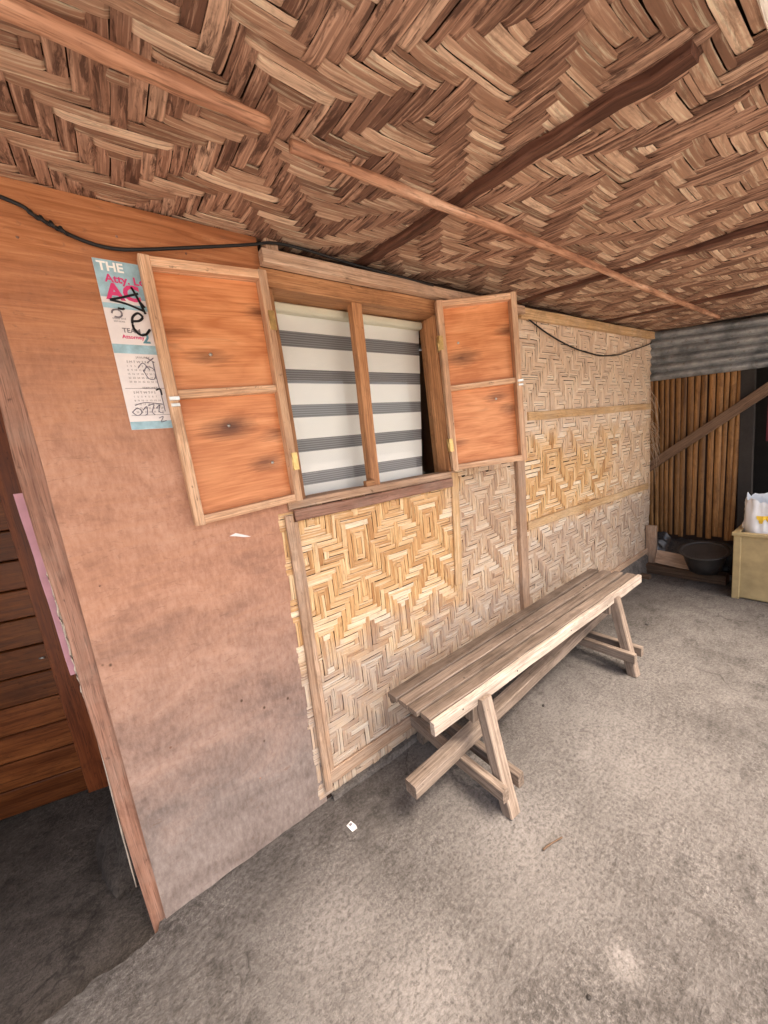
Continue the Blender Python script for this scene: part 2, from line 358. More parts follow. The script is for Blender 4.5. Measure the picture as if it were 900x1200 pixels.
def board(name, p0, p1, width, thick, side, mat, parent=None, cham=.003, jit=.0012, seg=.22, p_tint=None, taper=1.0, bow=0.0):
    """timber from p0 to p1 (centre line); width runs along `side`, thickness across it"""
    p0, p1, side = V3(p0), V3(p1), V3(side)
    ax = (p1-p0); L = ax.length; ax.normalize(); side = (side - ax*side.dot(ax)).normalized(); nz = ax.cross(side)
    n = max(2, int(L/seg)+1); hw, ht = width/2, thick/2; c = min(cham, hw*.4, ht*.4)
    prof = [(-hw+c,-ht),(hw-c,-ht),(hw,-ht+c),(hw,ht-c),(hw-c,ht),(-hw+c,ht),(-hw,ht-c),(-hw,-ht+c)]
    vs, g, fs = [], [], []; off = RNG.random(3)*30
    for i in range(n):
        t = i/(n-1); k = 1+(taper-1)*t
        ce = p0 + ax*L*t + nz*(bow*math.sin(math.pi*t))
        j1, j2 = RNG.normal(0, jit, 2)
        for a, b in prof:
            e = RNG.normal(0, jit*.4, 2)
            vs.append(ce + side*(a*k+j1+e[0]) + nz*(b+j2+e[1])); g.append((L*t+off[0], a+off[1], b+off[2]))
    for i in range(n-1):
        for k in range(8):
            a = i*8+k; b = i*8+(k+1) % 8; fs.append((a, b, b+8, a+8))
    fs.append(tuple(range(7, -1, -1))); fs.append(tuple((n-1)*8+k for k in range(8)))
    return mk(name, vs, fs, mat, parent, g, p_tint)

def box(name, lo, hi, mat, parent=None, cham=.003, **k):
    lo, hi = V3(lo), V3(hi); d = hi-lo; ax = max(range(3), key=lambda i: d[i]); o = [i for i in range(3) if i != ax]
    c = (lo+hi)/2; a = V3((0,0,0)); a[ax] = d[ax]/2; s = V3((0,0,0)); s[o[0]] = 1
    # board's thickness axis is ax x side
    return board(name, c-a, c+a, d[o[0]], d[o[1]], s, mat, parent, cham, k.pop('jit', .0006), **k)

def catmull(pts, n=8):
    pts = [V3(p) for p in pts]; out = []
    for i in range(len(pts)-1):
        a = pts[max(i-1, 0)]; b = pts[i]; c = pts[i+1]; d = pts[min(i+2, len(pts)-1)]
        for k in range(n):
            t = k/n
            out.append(.5*((2*b)+(c-a)*t+(2*a-5*b+4*c-d)*t*t+(3*b-a-3*c+d)*t**3))
    return out+[pts[-1]]

def tube(name, pts, rad, mat, parent=None, sides=8, sm=6, jit=0.0, rend=None):
    P = catmull(pts, sm) if sm else [V3(p) for p in pts]
    vs, fs, g = [], [], []; off = RNG.random(3)*20; acc = 0
    ref = V3((0, 0, 1))
    for i, p in enumerate(P):
        t = (P[min(i+1, len(P)-1)]-P[max(i-1, 0)]).normalized()
        s = t.cross(ref)
        if s.length < .05: s = t.cross(V3((1, 0, 0)))
        s.normalize(); u = s.cross(t)
        if i: acc += (p-P[i-1]).length
        f = i/(len(P)-1); r0 = rad if rend is None else rad+(rend-rad)*f
        rr = r0*(1+(RNG.normal(0, jit) if jit else 0))
        for k in range(sides):
            a = 2*math.pi*k/sides
            vs.append(p+s*math.cos(a)*rr+u*math.sin(a)*rr); g.append((acc+off[0], math.cos(a)*r0+off[1], math.sin(a)*r0+off[2]))
    for i in range(len(P)-1):
        for k in range(sides):
            a = i*sides+k; b = i*sides+(k+1) % sides; fs.append((a, b, b+sides, a+sides))
    fs.append(tuple(range(sides-1, -1, -1))); fs.append(tuple((len(P)-1)*sides+k for k in range(sides)))
    return mk(name, vs, fs, mat, parent, g, None, True)

def sheet(name, lo, hi, nx, ny, zf, mat, parent=None, skirt=0.0, flip=False):
    vs, fs = [], []
    for j in range(ny+1):
        for i in range(nx+1):
            x = lo[0]+(hi[0]-lo[0])*i/nx; y0, y1 = (lo[1], hi[1]) if not callable(hi[1]) else (lo[1], hi[1](x))
            y = y0+(y1-y0)*j/ny; vs.append((x, y, zf(x, y)))
    k = nx+1
    for j in range(ny):
        for i in range(nx): fs.append((j*k+i, j*k+i+1, (j+1)*k+i+1, (j+1)*k+i))
    if skirt:
        b = len(vs)
        for i in range(k):
            v = vs[ny*k+i]; vs.append((v[0]+.004, v[1]+.006+.008*mnoise.noise(V3((v[0]*30, 0, 0))), v[2]-skirt))
        for i in range(nx): fs.append((ny*k+i, ny*k+i+1, b+i+1, b+i))
    return mk(name, vs, fs, mat, parent, None, None, False)

def project(p):
    q = V3(p)-CAM; d = q.dot(fw)
    if d < .05: return None
    return 450+q.dot(RT)/d*FPX, 600-q.dot(UP)/d*FPX, d

# ------------------------------------------------------------------ ground
def nz(x, y, s, z=0.0): return mnoise.noise(V3((x*s, y*s, z)))
def slab_z(x, y): return .006*nz(x, y, 1.7)+.004*nz(x, y, 6, 3)+.0018*nz(x, y, 19, 7)+.0012*nz(x, y, 45, 9)
def slab_edge(x):
    if x > -.19: return .08
    e = -.015-.05*max(0, -x-.2)+.022*nz(x, 0, 9)+.012*nz(x, 0, 31)
    return e
tag(sheet('concrete_floor', (-1.7, -2.05), (4.9, slab_edge), 300, 110, slab_z, 'slab', skirt=.09), kind='structure')
tag(sheet('recess_floor', (-1.7, -.25), (.1, 1.35), 60, 50, lambda x, y: -.052+.012*nz(x, y, 3)+.005*nz(x, y, 11), 'damp_shade'), kind='structure')
g = mk('ground', [(-300,-300,-.1),(300,-300,-.1),(300,300,-.1),(-300,300,-.1)], [(0,1,2,3)], 'ground'); tag(g, kind='structure')

# ------------------------------------------------------------------ weave
PROF_S = np.array([0, .10, .22, .78, .90, 1.0]); PROF_H = np.array([-1.0, .55, 1.0, 1.0, .55, -1.0])
def float_mesh(u0, u1, c, wd, amp, th, skew, lift, along_u, mapf):
    """one visible run of a strip: arched over its neighbours, both ends tucked under"""
    vs, g = [], []; ox, oy = RNG.random(2)*30
    for s, h in zip(PROF_S, PROF_H):
        a = u0+(u1-u0)*s; cc = c+skew*(s-.5)
        hh = amp*h + lift*(s-.5)
        for q, dh in ((-.5, -th*1.3), (-.5, -.0), (0, th*.22), (.5, 0), (.5, -th*1.3)):
            b = cc+q*wd
            vs.append(mapf(a, b, hh+dh) if along_u else mapf(b, a, hh+dh))
            g.append((a+ox, q*wd+oy, 0))
    f = []
    for i in range(len(PROF_S)-1):
        for k in range(4):
            x = i*5+k; q = (x, x+5, x+6, x+1); f.append(q if not along_u else q[::-1])
    return vs, g, f

def weave(parent, mapf, nu, nv, pu, pv, top, mats, amp, th, inside, split=0.35, nparts=300, wfac=(.84, .99), hole=.0, jitter=1.0):
    R = random.Random(nu*31+nv)
    runs = []
    wu = [R.uniform(*wfac) for _ in range(nv)]; wv = [R.uniform(*wfac) for _ in range(nu)]
    tu = [R.random() for _ in range(nv)]; tv = [R.random() for _ in range(nu)]
    spu = [R.random() < split for _ in range(nv)]; spv = [R.random() < split for _ in range(nu)]
    for j in range(nv):
        i = 0
        while i < nu:
            if not top(i, j):
                k = i
                while k < nu and not top(k, j): k += 1
                runs.append((True, i, k, j)); i = k
            else: i += 1
    for i in range(nu):
        j = 0
        while j < nv:
            if top(i, j):
                k = j
                while k < nv and top(i, k): k += 1
                runs.append((False, j, k, i)); j = k
            else: j += 1
    out = []
    for au, a, b, c in runs:
        p, q = (pu, pv) if au else (pv, pu)
        mid = ((a+b)/2*pu, (c+.5)*pv) if au else ((c+.5)*pu, (a+b)/2*pv)
        if not inside(*mid): continue
        if R.random() < hole: continue
        wd = (wu if au else wv)[c]*q; tb = (tu if au else tv)[c]
        parts = [(0, wd)]
        if (spu if au else spv)[c]:
            r = R.uniform(.38, .62); gap = .035*q
            parts = [(-wd/2+wd*r/2-gap/2, wd*r-gap/2), (wd/2-wd*(1-r)/2+gap/2, wd*(1-r)-gap/2)]
        for off, ww in parts:
            u0 = a*p-.34*p+R.uniform(-.12, .12)*p*jitter; u1 = b*p+.34*p+R.uniform(-.12, .12)*p*jitter
            t = min(1, max(0, .48+.6*(tb-.5)+R.gauss(0, .22)))
            A = amp*R.uniform(.75, 1.25)
            vs, g, f = float_mesh(u0, u1, (c+.5)*q+off+R.gauss(0, .03)*q*jitter, ww, A, th, R.gauss(0, .05)*q*jitter, R.gauss(0, .25)*amp*jitter, au, mapf)
            # picture area decides which runs are objects of their own
            s = 0
            pr = project(vs[12+0]); 
            if pr and -10 < pr[0] < 910 and -10 < pr[1] < 1210: s = ww*(u1-u0)/pr[2]**2
            out.append((s, au, t, vs, g, f))
    out.sort(key=lambda r: -r[0])
    for s, au, t, vs, g, f in out[:nparts]:
        mk('strip', vs, f, mats[0 if au else 1], parent, g, t, False)
    VS, G, F, T, MI = [], [], [], [], []; n = 0
    for s, au, t, vs, g, f in out[nparts:]:
        VS += vs; G += g; F += [tuple(x+n for x in q) for q in f]; T += [t]*len(vs); MI += [0 if au else 1]*len(f); n += len(vs)
    if VS:
        o = mk('woven_strips', VS, F, list(mats), parent, G, np.array(T), False, None, MI); tag(o, kind='stuff')
    return len(out)

def tri(i, P):
    i = i % (2*P); return i if i < P else 2*P-i

# ceiling mat ------------------------------------------------------
ZC, SL = 2.295, .135
CX0, CY0, CPU, CPV = -.62, .06, .0310, .0300
NU, NV = 158, 42
cn = V3((0, -SL, 1)).normalized()          # up-facing normal of the slope; strips face down
def ceil_map(u, v, h):
    x = CX0+u; y = CY0-v
    und = .012*nz(x, y, 2.1, 4)+.005*nz(x, y, 6.0, 8)
    p = V3((x, y, ZC+SL*y)) - cn*(h+und)
    return (p.x, p.y, p.z)
CE = CY0-NV*CPV
ceil_mat = thing('woven_ceiling_mat', (2, -.5, 2.2), 'brown woven split-bamboo mat lining the sloping underside of the roof', 'ceiling mat')
def ceil_top(i, j):
    k = tri(i+3, 9)+tri(j+2, 19)
    return k % 8 < 4
# v runs to -Y and the normal points down: handedness keeps faces outward
nC = weave(ceil_mat, ceil_map, NU, NV, CPU, CPV, ceil_top, ('ceil_x', 'ceil_y'), .0036, .0014, lambda u, v: True, .3, hole=.001, wfac=(.88, 1.0), jitter=.8)
def cz(y): return ZC+SL*y
mk('gap_shade', [(CX0, CE+.01, cz(CE)+.024), (4.27, CE+.01, cz(CE)+.024), (4.27, .06, cz(.06)+.024), (CX0, .06, cz(.06)+.024)], [(0,1,2,3)], 'gap_shade', ceil_mat)
board('edge_strip', (CX0, CE-.004, cz(CE)-.003), (4.26, CE-.004, cz(CE)-.003), .012, .022, (0,1,0), 'ceil_y', ceil_mat, seg=.1, jit=.002)

# ------------------------------------------------------------------ roof and the house shell (keeps the sky out)
rf = thing('lean_to_roof', (1.5, 0, 2.4), 'corrugated iron roof above the woven ceiling mat, plus an added awning shading the far corner', 'roof')
def corrug(name, x0, x1, y0, y1, zf, mat, parent, per=.076, amp=.009):
    n = int((x1-x0)/per*6); vs, fs = [], []
    for i in range(n+1):
        x = x0+(x1-x0)*i/n; h = amp*math.sin(2*math.pi*(x-x0)/per)
        vs += [(x, y0, zf(y0)+h), (x, y1, zf(y1)+h)]
    for i in range(n): fs.append((2*i, 2*i+2, 2*i+3, 2*i+1))
    return mk(name, vs, fs, mat, parent, smooth=True)
corrug('iron_sheet', 3.7, 5.9, -3.1, -1.19, lambda y: cz(y)+.075, 'iron', rf)  # added unseen awning, blocks sky to darken the far corner
corrug('iron_sheet', -1.75, 4.9, -1.20, 2.15, lambda y: cz(y)+.11, 'iron', rf)
board('fascia_board', (-1.7, -1.196, cz(-1.2)+.03), (2.6, -1.196, cz(-1.2)+.03), .09, .018, (0,0,1), 'pale_board', rf)
board('purlin', (-1.7, -1.16, cz(-1.16)+.068), (4.9, -1.16, cz(-1.16)+.068), .04, .05, (0,1,0), 'plank', rf)
for x in (-1.0, .2, 1.6, 2.7, 3.6):
    board('upper_rafter', (x, -1.12, cz(-1.12)+.062), (x, 2.1, cz(2.1)+.062), .04, .06, (1,0,0), 'shed_wood', rf)
def wallbox(name, lo, hi, mat, label):
    o = box(name, lo, hi, mat, None, jit=0); return tag(o, label, 'wall')
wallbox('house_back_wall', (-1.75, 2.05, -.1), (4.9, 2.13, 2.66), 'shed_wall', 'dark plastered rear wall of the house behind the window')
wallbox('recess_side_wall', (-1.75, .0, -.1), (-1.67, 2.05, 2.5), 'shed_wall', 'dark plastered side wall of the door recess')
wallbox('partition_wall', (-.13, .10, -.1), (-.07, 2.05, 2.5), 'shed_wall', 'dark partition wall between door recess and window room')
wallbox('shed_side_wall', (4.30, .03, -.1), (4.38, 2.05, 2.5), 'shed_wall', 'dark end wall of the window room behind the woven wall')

# ------------------------------------------------------------------ plywood wall
pw = thing('plywood_wall', (.15, 0, 0), 'weathered salmon-brown plywood sheet wall, greyed at its foot, beside the door recess', 'wall')
def plysheet(name, poly, y0, y1, mat, parent):
    # polygon in x,z (counter-clockwise seen from -Y), extruded from y0 (front) to y1
    n = len(poly); vs = [(x, y0, z) for x, z in poly]+[(x, y1, z) for x, z in poly]
    fs = [tuple(range(n)), tuple(range(2*n-1, n-1, -1))]+[(i, i+n, (i+1) % n+n, (i+1) % n) for i in range(n)]
    off = RNG.random(3)*9
    return mk(name, vs, fs, mat, parent, [(x+off[0], z+off[1], y+off[2]) for x, y, z in vs])
foot = []
xs = np.linspace(-.178, .445, 26)
for x in xs: foot.append((float(x), .006+.004*nz(x, 0, 14)+.003*nz(x, 1, 40)))
plysheet('plywood_sheet', foot+[(.452, 1.29), (.54, 1.295), (.541, 2.29), (-.17, 2.29)], 0, .012, 'ply', pw)
board('post', (-.192, .048, -.06), (-.199, .048, 2.27), .058, .066, (1,0,0), 'brown_board', pw, p_tint=.75, jit=.002)
for x, z in ((-.10, 2.15), (.12, 2.2), (.3, 2.19), (-.12, 1.2), (-.05, .6), (.2, .3)):
    tube('nail_head', [(x, .004, z), (x, -.0025, z)], .0032, 'brown_board', pw, 8, 0)
mk('paint_smear', [(.262,-.0006,1.262),(.285,-.0006,1.268),(.318,-.0006,1.252),(.335,-.0006,1.243),(.31,-.0006,1.247),(.285,-.0006,1.256)], [(0,5,4,3,2,1)], 'paper', pw)
# splintered edge and pink lath beside the post
sp = thing('splintered_lath', (-.215, .03, .0), 'thin torn pale lath dangling along the door side of the corner post', 'lath')
tube('lath', [(-.224, .05, 1.55), (-.229, .045, 1.1), (-.226, .05, .7), (-.232, .05, .42), (-.236, .052, .14)], .0035, 'splinter', sp, 5, 5, .2, .0022)
for k in range(7):
    z = 1.30-k*.062; tube('splinter', [(-.221, .03, z), (-.228-.004*random.random(), .034, z-.04), (-.2255, .035, z-.085)], .0045, 'splinter', sp, 5, 3, .25, .0012)
tag(board('pink_lath', (-.235, .098, .925), (-.243, .098, 1.50), .036, .012, (1,0,0), 'pink', None, .002, .001, .06), 'short pink painted lath nailed to the back of the corner post', 'lath')

# ------------------------------------------------------------------ door in the recess
dr = thing('plank_door', (-.6, 1.0, -.04), 'reddish-brown varnished door of horizontal boards inside the dark recess', 'door')
DA = V3((-.357, .935, 0)); DD = V3((-.961, .276, 0)).normalized(); DN = V3((DD.y, -DD.x, 0)); DN = DN if DN.y < 0 else -DN
def dpt(s, z, o=0): return DA+DD*s+V3((0, 0, z))+DN*o
board('stile', dpt(.03, -.045), dpt(.03, 2.1), .145, .04, DD, 'door_frame', dr, .002, .0005)
board('stile', dpt(1.02, -.045), dpt(1.02, 2.1), .12, .04, DD, 'door_frame', dr, .002, .0005)
z = -.04; hgt = .138
for k in range(15):
    board('door_board', dpt(.105, z+hgt/2-.001, -.006), dpt(.958, z+hgt/2-.001, -.006), hgt-.005, .022, (0,0,1), 'door', dr, .004, .0004)
    z += hgt+.001
tag(board('door_header', dpt(-.4, 2.3, -.03), dpt(1.3, 2.3, -.03), .40, .06, (0,0,1), 'shed_wall', None, .002, .0005), 'dark wall strip above the plank door', 'wall')
tag(board('recess_jamb_wall', dpt(-.26, -.05, -.02), dpt(-.26, 2.2, -.02), .42, .05, DD, 'shed_wall', None, .002, .0005), 'dark jamb beside the plank door', 'wall')
tube('door_bolt', [dpt(.12, .72, .008), dpt(.14, .722, .010)], .004, 'steel', dr, 6, 0)

# old mortar heap at the foot of the post, inside the recess
def blob(name, c, r, mat, parent=None, amp=.25, fr=3.0, nu=26, nv=14, zmin=-1.0, seed=0):
    vs, fs = [], []
    for j in range(nv+1):
        ph = math.pi*j/nv
        for i in range(nu):
            th = 2*math.pi*i/nu; d = V3((math.sin(ph)*math.cos(th), math.sin(ph)*math.sin(th), math.cos(ph)))
            k = 1+amp*mnoise.noise(d*fr+V3((seed, 0, 0)))+amp*.4*mnoise.noise(d*fr*3+V3((seed, 5, 0)))
            d2 = d*k; z = max(zmin, d2.z)
            vs.append((c[0]+d2.x*r[0], c[1]+d2.y*r[1], c[2]+z*r[2]))
    for j in range(nv):
        for i in range(nu):
            a = j*nu+i; b = j*nu+(i+1) % nu; fs.append((a, a+nu, b+nu, b))
    return mk(name, vs, fs, mat, parent, smooth=True)
tag(blob('mortar_heap', (-.27, .50, -.06), (.13, .26, .16), 'lump', None, .3, 2.2, zmin=-.1), 'slumped grey mortar heap at the foot of the corner post', 'mortar')

# ------------------------------------------------------------------ window
wn = thing('window', (.97, .05, 1.3), 'timber window frame with two glass panes and a slim central mullion', 'window')
board('head', (.53, .045, 2.157), (1.43, .045, 2.158), .064, .115, (0,0,1), 'frame', wn)
board('jamb', (.553, .055, 1.345), (.555, .055, 2.124), .035, .115, (1,0,0), 'frame', wn)
board('jamb', (1.418, .055, 1.345), (1.412, .055, 2.124), .045, .118, (1,0,0), 'frame', wn)
board('mullion', (.921, .022, 1.345), (.939, .022, 2.124), .048, .045, (1,0,0), 'frame', wn, p_tint=.7)
board('sill', (.49, .045, 1.327), (1.425, .045, 1.329), .034, .12, (0,0,1), 'plank', wn, p_tint=.6)
mk('pane', [(.572,.075,1.346),(.93,.075,1.346),(.93,.075,2.124),(.572,.075,2.124)], [(0,1,2,3)], 'glass', wn)
mk('pane', [(.931,.075,1.346),(1.392,.075,1.346),(1.392,.075,2.124),(.931,.075,2.124)], [(0,1,2,3)], 'glass', wn)
box('wood_block', (.86, -.012, 1.345), (.905, .012, 1.372), 'frame', wn)
# room beyond shows black beside the blind
bl = thing('zebra_roller_blind', (1.0, .13, 1.3), 'white roller blind with sheer grey striped bands behind the window glass', 'blind')
BY = .128
def bx_r(z): return 1.315+(z-1.30)*.108
def band(name, z0, z1, mat, y=BY):
    n = 14; vs, fs, g = [], [], []
    for i in range(n+1):
        for z in (z0, z1):
            x = .53+(bx_r(z)-.53)*i/n; vs.append((x, y+.0016*math.sin(x*9+z*3), z)); g.append((x, z-z0, 0))
    for i in range(n): fs.append((2*i, 2*i+2, 2*i+3, 2*i+1))
    return mk(name, vs, fs, mat, bl, g, None, True)
gb = [(1.968,2.030),(1.820,1.877),(1.678,1.732),(1.532,1.587),(1.388,1.443)]
zt = 2.115
for a, b in gb:
    band('white_band', b, zt, 'white'); band('grey_band', a, b, 'greyband', BY+.0015); zt = a
band('white_band', 1.30, zt, 'white')
box('valance', (.56, .085, 2.090), (1.388, .125, 2.123), 'cream', bl, .008)

# battens around the window and the low woven panel
def wallboard(name, x0, z0, x1, z1, wd, th, mat, label, y=0.0, tint=None, cat='batten', group=None, parent=None):
    """flat board nailed on the wall face (back at y), seen front on"""
    d = V3((x1-x0, 0, z1-z0)); side = V3((-d.z, 0, d.x))
    o = board(name, (x0, y-th/2, z0), (x1, y-th/2, z1), wd, th, side, mat, parent, p_tint=tint)
    if parent is not None: o['label'] = label; return o
    return tag(o, label, cat, group)
wallboard('top_plate', .535, 2.211, 2.10, 2.213, .046, .04, 'plank', 'long pale timber above the window head under the ceiling mat', -.012, .85, 'beam', None, wn)
tag(box('wood_stub', (.565, -.02, 2.236), (.612, .03, 2.30), 'plank'), 'short timber stub between window head and ceiling mat', 'block')
tag(box('gap_shade_strip', (.545, .035, 2.19), (4.2, .06, 2.34), 'gap_shade'), 'added dark strip standing in for shade in the gap above the window beam', 'board')  # added dark strip in place of the shade above the beam

# ------------------------------------------------------------------ woven walls
wm = {}
def wall_map_factory(x0, z0, tilt):
    def f(u, v, h):
        x = x0+u; zz = z0+v
        und = .006*nz(x, zz, 3.1, 14)+.003*nz(x, zz, 8, 2)
        return (x+tilt*(zz-1.3), -(h+und), zz)
    return f
p1 = thing('low_woven_wall', (1.2, 0, 0), 'straw-yellow woven bamboo wall panel below the window, dusty grey towards the floor', 'wall')
P1U, P1V = .0235, .0250; N1U, N1V = 66, 51
def top1(i, j):
    k = tri(i+4, 9)+tri(j+9, 17); return k % 8 < 4
weave(p1, wall_map_factory(.452, .03, .030), N1U, N1V, P1U, P1V, top1, ('wall_x', 'wall_y'), .0032, .0014, lambda u, v: True, .35, wfac=(.84, .985))
mk('gap_shade', [(.43,.012,.0),(1.99,.012,.0),(2.0,.012,1.31),(.452,.012,1.31)], [(0,1,2,3)], 'gap_shade', p1)
p2 = thing('far_woven_wall', (3.1, 0, .15), 'tall bleached woven bamboo wall with three battens, beyond the timber post', 'wall')
P2U, P2V = .0275, .0270; N2U, N2V = 79, 77
def top2(i, j):
    k = tri(i+5, 9)+tri(j+4, 15); return k % 8 < 4
weave(p2, wall_map_factory(2.045, .155, .045), N2U, N2V, P2U, P2V, top2, ('wall_x', 'wall_y'), .0036, .0015, lambda u, v: True, .4, wfac=(.80, .97))
mk('gap_shade', [(1.99,.012,.0),(4.2,.012,.0),(4.24,.012,2.27),(2.05,.012,2.27)], [(0,1,2,3)], 'gap_shade', p2)
# woven piece right of the shutter hinge, above the low panel
p3 = thing('narrow_woven_panel', (1.75, 0, 1.3), 'narrow woven bamboo panel behind the right window shutter', 'wall')
weave(p3, wall_map_factory(1.445, 1.31, .03), 25, 37, .0235, .0237, top1, ('wall_x', 'wall_y'), .0040, .0016, lambda u, v: True, .35, 60)
mk('gap_shade', [(1.44,.012,1.30),(2.06,.012,1.30),(2.07,.012,2.2),(1.44,.012,2.2)], [(0,1,2,3)], 'gap_shade', p3)

wallboard('top_batten', 0.505, 1.288, 1.385, 1.287, .046, .018, 'brown_board', 'dark brown board nailed along the top of the low woven panel', -.012, .5, parent=p1)
wallboard('side_batten', .455, .075, .484, 1.292, .030, .020, 'plank', 'long pale batten between plywood sheet and low woven panel', -.006, .55, parent=p1)
wallboard('side_batten', .484, .10, .507, 1.262, .022, .012, 'plank', 'thin inner lath along the left edge of the low woven panel', -.006, .75, parent=p1)
wallboard('bottom_batten', .452, .117, 1.93, .12, .062, .014, 'plank', 'dusty batten along the foot of the low woven panel behind the bench', -.006, .2, parent=p1)
wallboard('bamboo_lath', 1.379, .722, 1.424, 1.335, .05, .010, 'bamboo_lath', 'short yellow bamboo lath hanging below the right window corner', -.007, .7, parent=p1)
tag(board('wall_post', (1.965, -.005, .0), (2.010, -.005, 1.40), .075, .05, (1,0,0), 'plank', None, p_tint=.35), 'upright timber post between the low woven panel and the far woven wall', 'post')
tag(board('upper_post', (2.010, .02, 1.402), (2.035, .02, 2.18), .06, .04, (1,0,0), 'plank', None, p_tint=.5), 'upper timber post behind the right window shutter', 'post')
wallboard('top_plate', 2.08, 2.205, 4.21, 2.245, .06, .03, 'bamboo_lath', 'pale timber along the top edge of the far woven wall', -.012, .65, 'beam', None, p2)
wallboard('cross_batten', 2.135, 1.600, 4.18, 1.609, .054, .012, 'bamboo_lath', 'bamboo batten across the far woven wall, the upper one of two', -.007, .6, parent=p2)
wallboard('cross_batten', 2.062, .902, 4.11, .850, .056, .012, 'bamboo_lath', 'bamboo batten across the far woven wall, the lower one of two', -.007, .45, parent=p2)
wallboard('foot_rail', 2.02, .205, 4.06, .205, .05, .018, 'plank', 'grey timber rail along the foot of the far woven wall on the kerb', -.010, .3, parent=p2)
k1 = sheet('kerb', (2.04, -.055), (4.22, .05), 90, 6, lambda x, y: (.172+.006*nz(x, y, 12)) if y > -.03 else .10+.01*nz(x, y, 9), 'curb')
bpy.data.objects.remove(k1)
def kerb(name, x0, x1, h, yf, label):
    n = int((x1-x0)/.03); vs, fs = [], []
    prof = [(yf-.018, -.02), (yf-.006, h*.45), (yf, h*.85), (yf+.02, h), (.06, h)]
    for i in range(n+1):
        x = x0+(x1-x0)*i/n
        for k, (y, z) in enumerate(prof): vs.append((x, y+.008*nz(x, z, 16, k), z+.006*nz(x, k, 13, 3)))
    m = len(prof)
    for i in range(n):
        for k in range(m-1): fs.append((i*m+k, (i+1)*m+k, (i+1)*m+k+1, i*m+k+1))
    return tag(mk(name, vs, fs, 'curb'), label, 'kerb')
kerb('concrete_kerb', 2.0, 4.2, .172, -.03, 'rough concrete kerb under the far woven wall')
kerb('mortar_fillet', .47, 2.0, .022, -.012, 'low dirt-grey mortar fillet under the low woven panel')
# frayed fibres at the corner
fr = thing('frayed_fibres', (4.2, -.03, 1.6), 'loose frayed bamboo fibres dangling at the far wall corner', 'fibres')
for k in range(26):
    z0 = random.uniform(1.15, 1.78); L = random.uniform(.08, .36); x = 4.17+.03*random.random(); dy = random.uniform(-.05, .0)
    tube('fibre', [(x, -.012, z0), (x+.02*random.random(), -.03+dy*.5, z0-L*.35), (x+.02*random.random(), -.04+dy, z0-L)], .0022, 'fibre', fr, 4, 3, .2, .0012)

# ------------------------------------------------------------------ shutters
def shutter(base, ux, uz, un, W, Ht, midf, label, knobs, hinge, latch, drop=0.0):
    """frame with recessed plywood panel. ux across, uz up, un towards the viewer"""
    t = thing('window_shutter', base, label, 'shutter', 'plywood window shutters')
    B = V3(base); ux, uz, un = V3(ux).normalized(), V3(uz).normalized(), V3(un).normalized()
    P = lambda a, b, c=0.0: B+ux*a+uz*b+un*c
    m, d = .030, .042
    board('stile', P(m/2, 0, 0), P(m/2, Ht, 0), m, d, ux, 'shutter', t, .002, .0006, p_tint=.6)
    board('stile', P(W-m/2, 0, 0), P(W-m/2, Ht, 0), m, d, ux, 'shutter', t, .002, .0006, p_tint=.35)
    for z0 in (m/2, Ht-m/2): board('rail', P(m, z0), P(W-m, z0), m-.002, d-.002, uz, 'shutter', t, .002, .0006)
    board('rail', P(m, Ht*midf, -.004), P(W-m, Ht*midf, -.004), .026, d-.012, uz, 'shutter', t, .002, .0006, p_tint=.6)
    vs = [P(m*.5, m*.5, -d/2+.005), P(W-m*.5, m*.5, -d/2+.005), P(W-m*.5, Ht-m*.5, -d/2+.005), P(m*.5, Ht-m*.5, -d/2+.005)]
    off = (5.0 if B.x > 1 else 0.0, 0.0)
    pn = mk('panel', vs, [(0,1,2,3)], 'panel', t, [(a+off[0], b+off[1], 0) for a, b in ((0,0),(W,0),(W,Ht),(0,Ht))])
    for a, b in knobs: tube('screw', [P(a, b, -d/2+.003), P(a, b, -d/2+.009)], .0055, 'steel', pn, 8, 0)
    for b in hinge[1]:
        hg = board('hinge', P(hinge[0], b-.032, .0), P(hinge[0], b+.032, .0), .022, .05, ux, 'brass', t, .002, .0005)
        tube('pin', [P(hinge[0]-.012, b-.034, .016), P(hinge[0]-.012, b+.034, .016)], .0055, 'brass', hg, 8, 0)
    for a, b in latch:
        box_o = board('latch', P(a-.014, b, d/2+.002), P(a+.014, b, d/2+.002), .012, .006, uz, 'steel', t, .001, .0002)
        board('latch', P(a-.012, b-.02, d/2+.002), P(a+.012, b-.02, d/2+.002), .010, .005, uz, 'steel', t, .001, .0002)
    return t
shutter((.158, -.028, 1.325), (1, 0, .055), (.0, 0, 1), (0, -1, 0), .382, .815, .515, 'left-hand orange plywood shutter folded flat over the calendar', [(.155, .545), (.30, .16), (.17, .31)], (.376, (.15, .65)), [(.016, .405)])
a = math.atan2(.205, .345)
shutter((1.372, -.045, 1.352), (math.cos(a), -math.sin(a), .015), (-.012, 0, 1), (-math.sin(a), -math.cos(a), 0), .398, .812, .50, 'right-hand orange plywood shutter standing half open from its brass hinges', [(.27, .33), (.10, .62)], (.004, (.13, .62)), [(.388, .40)])

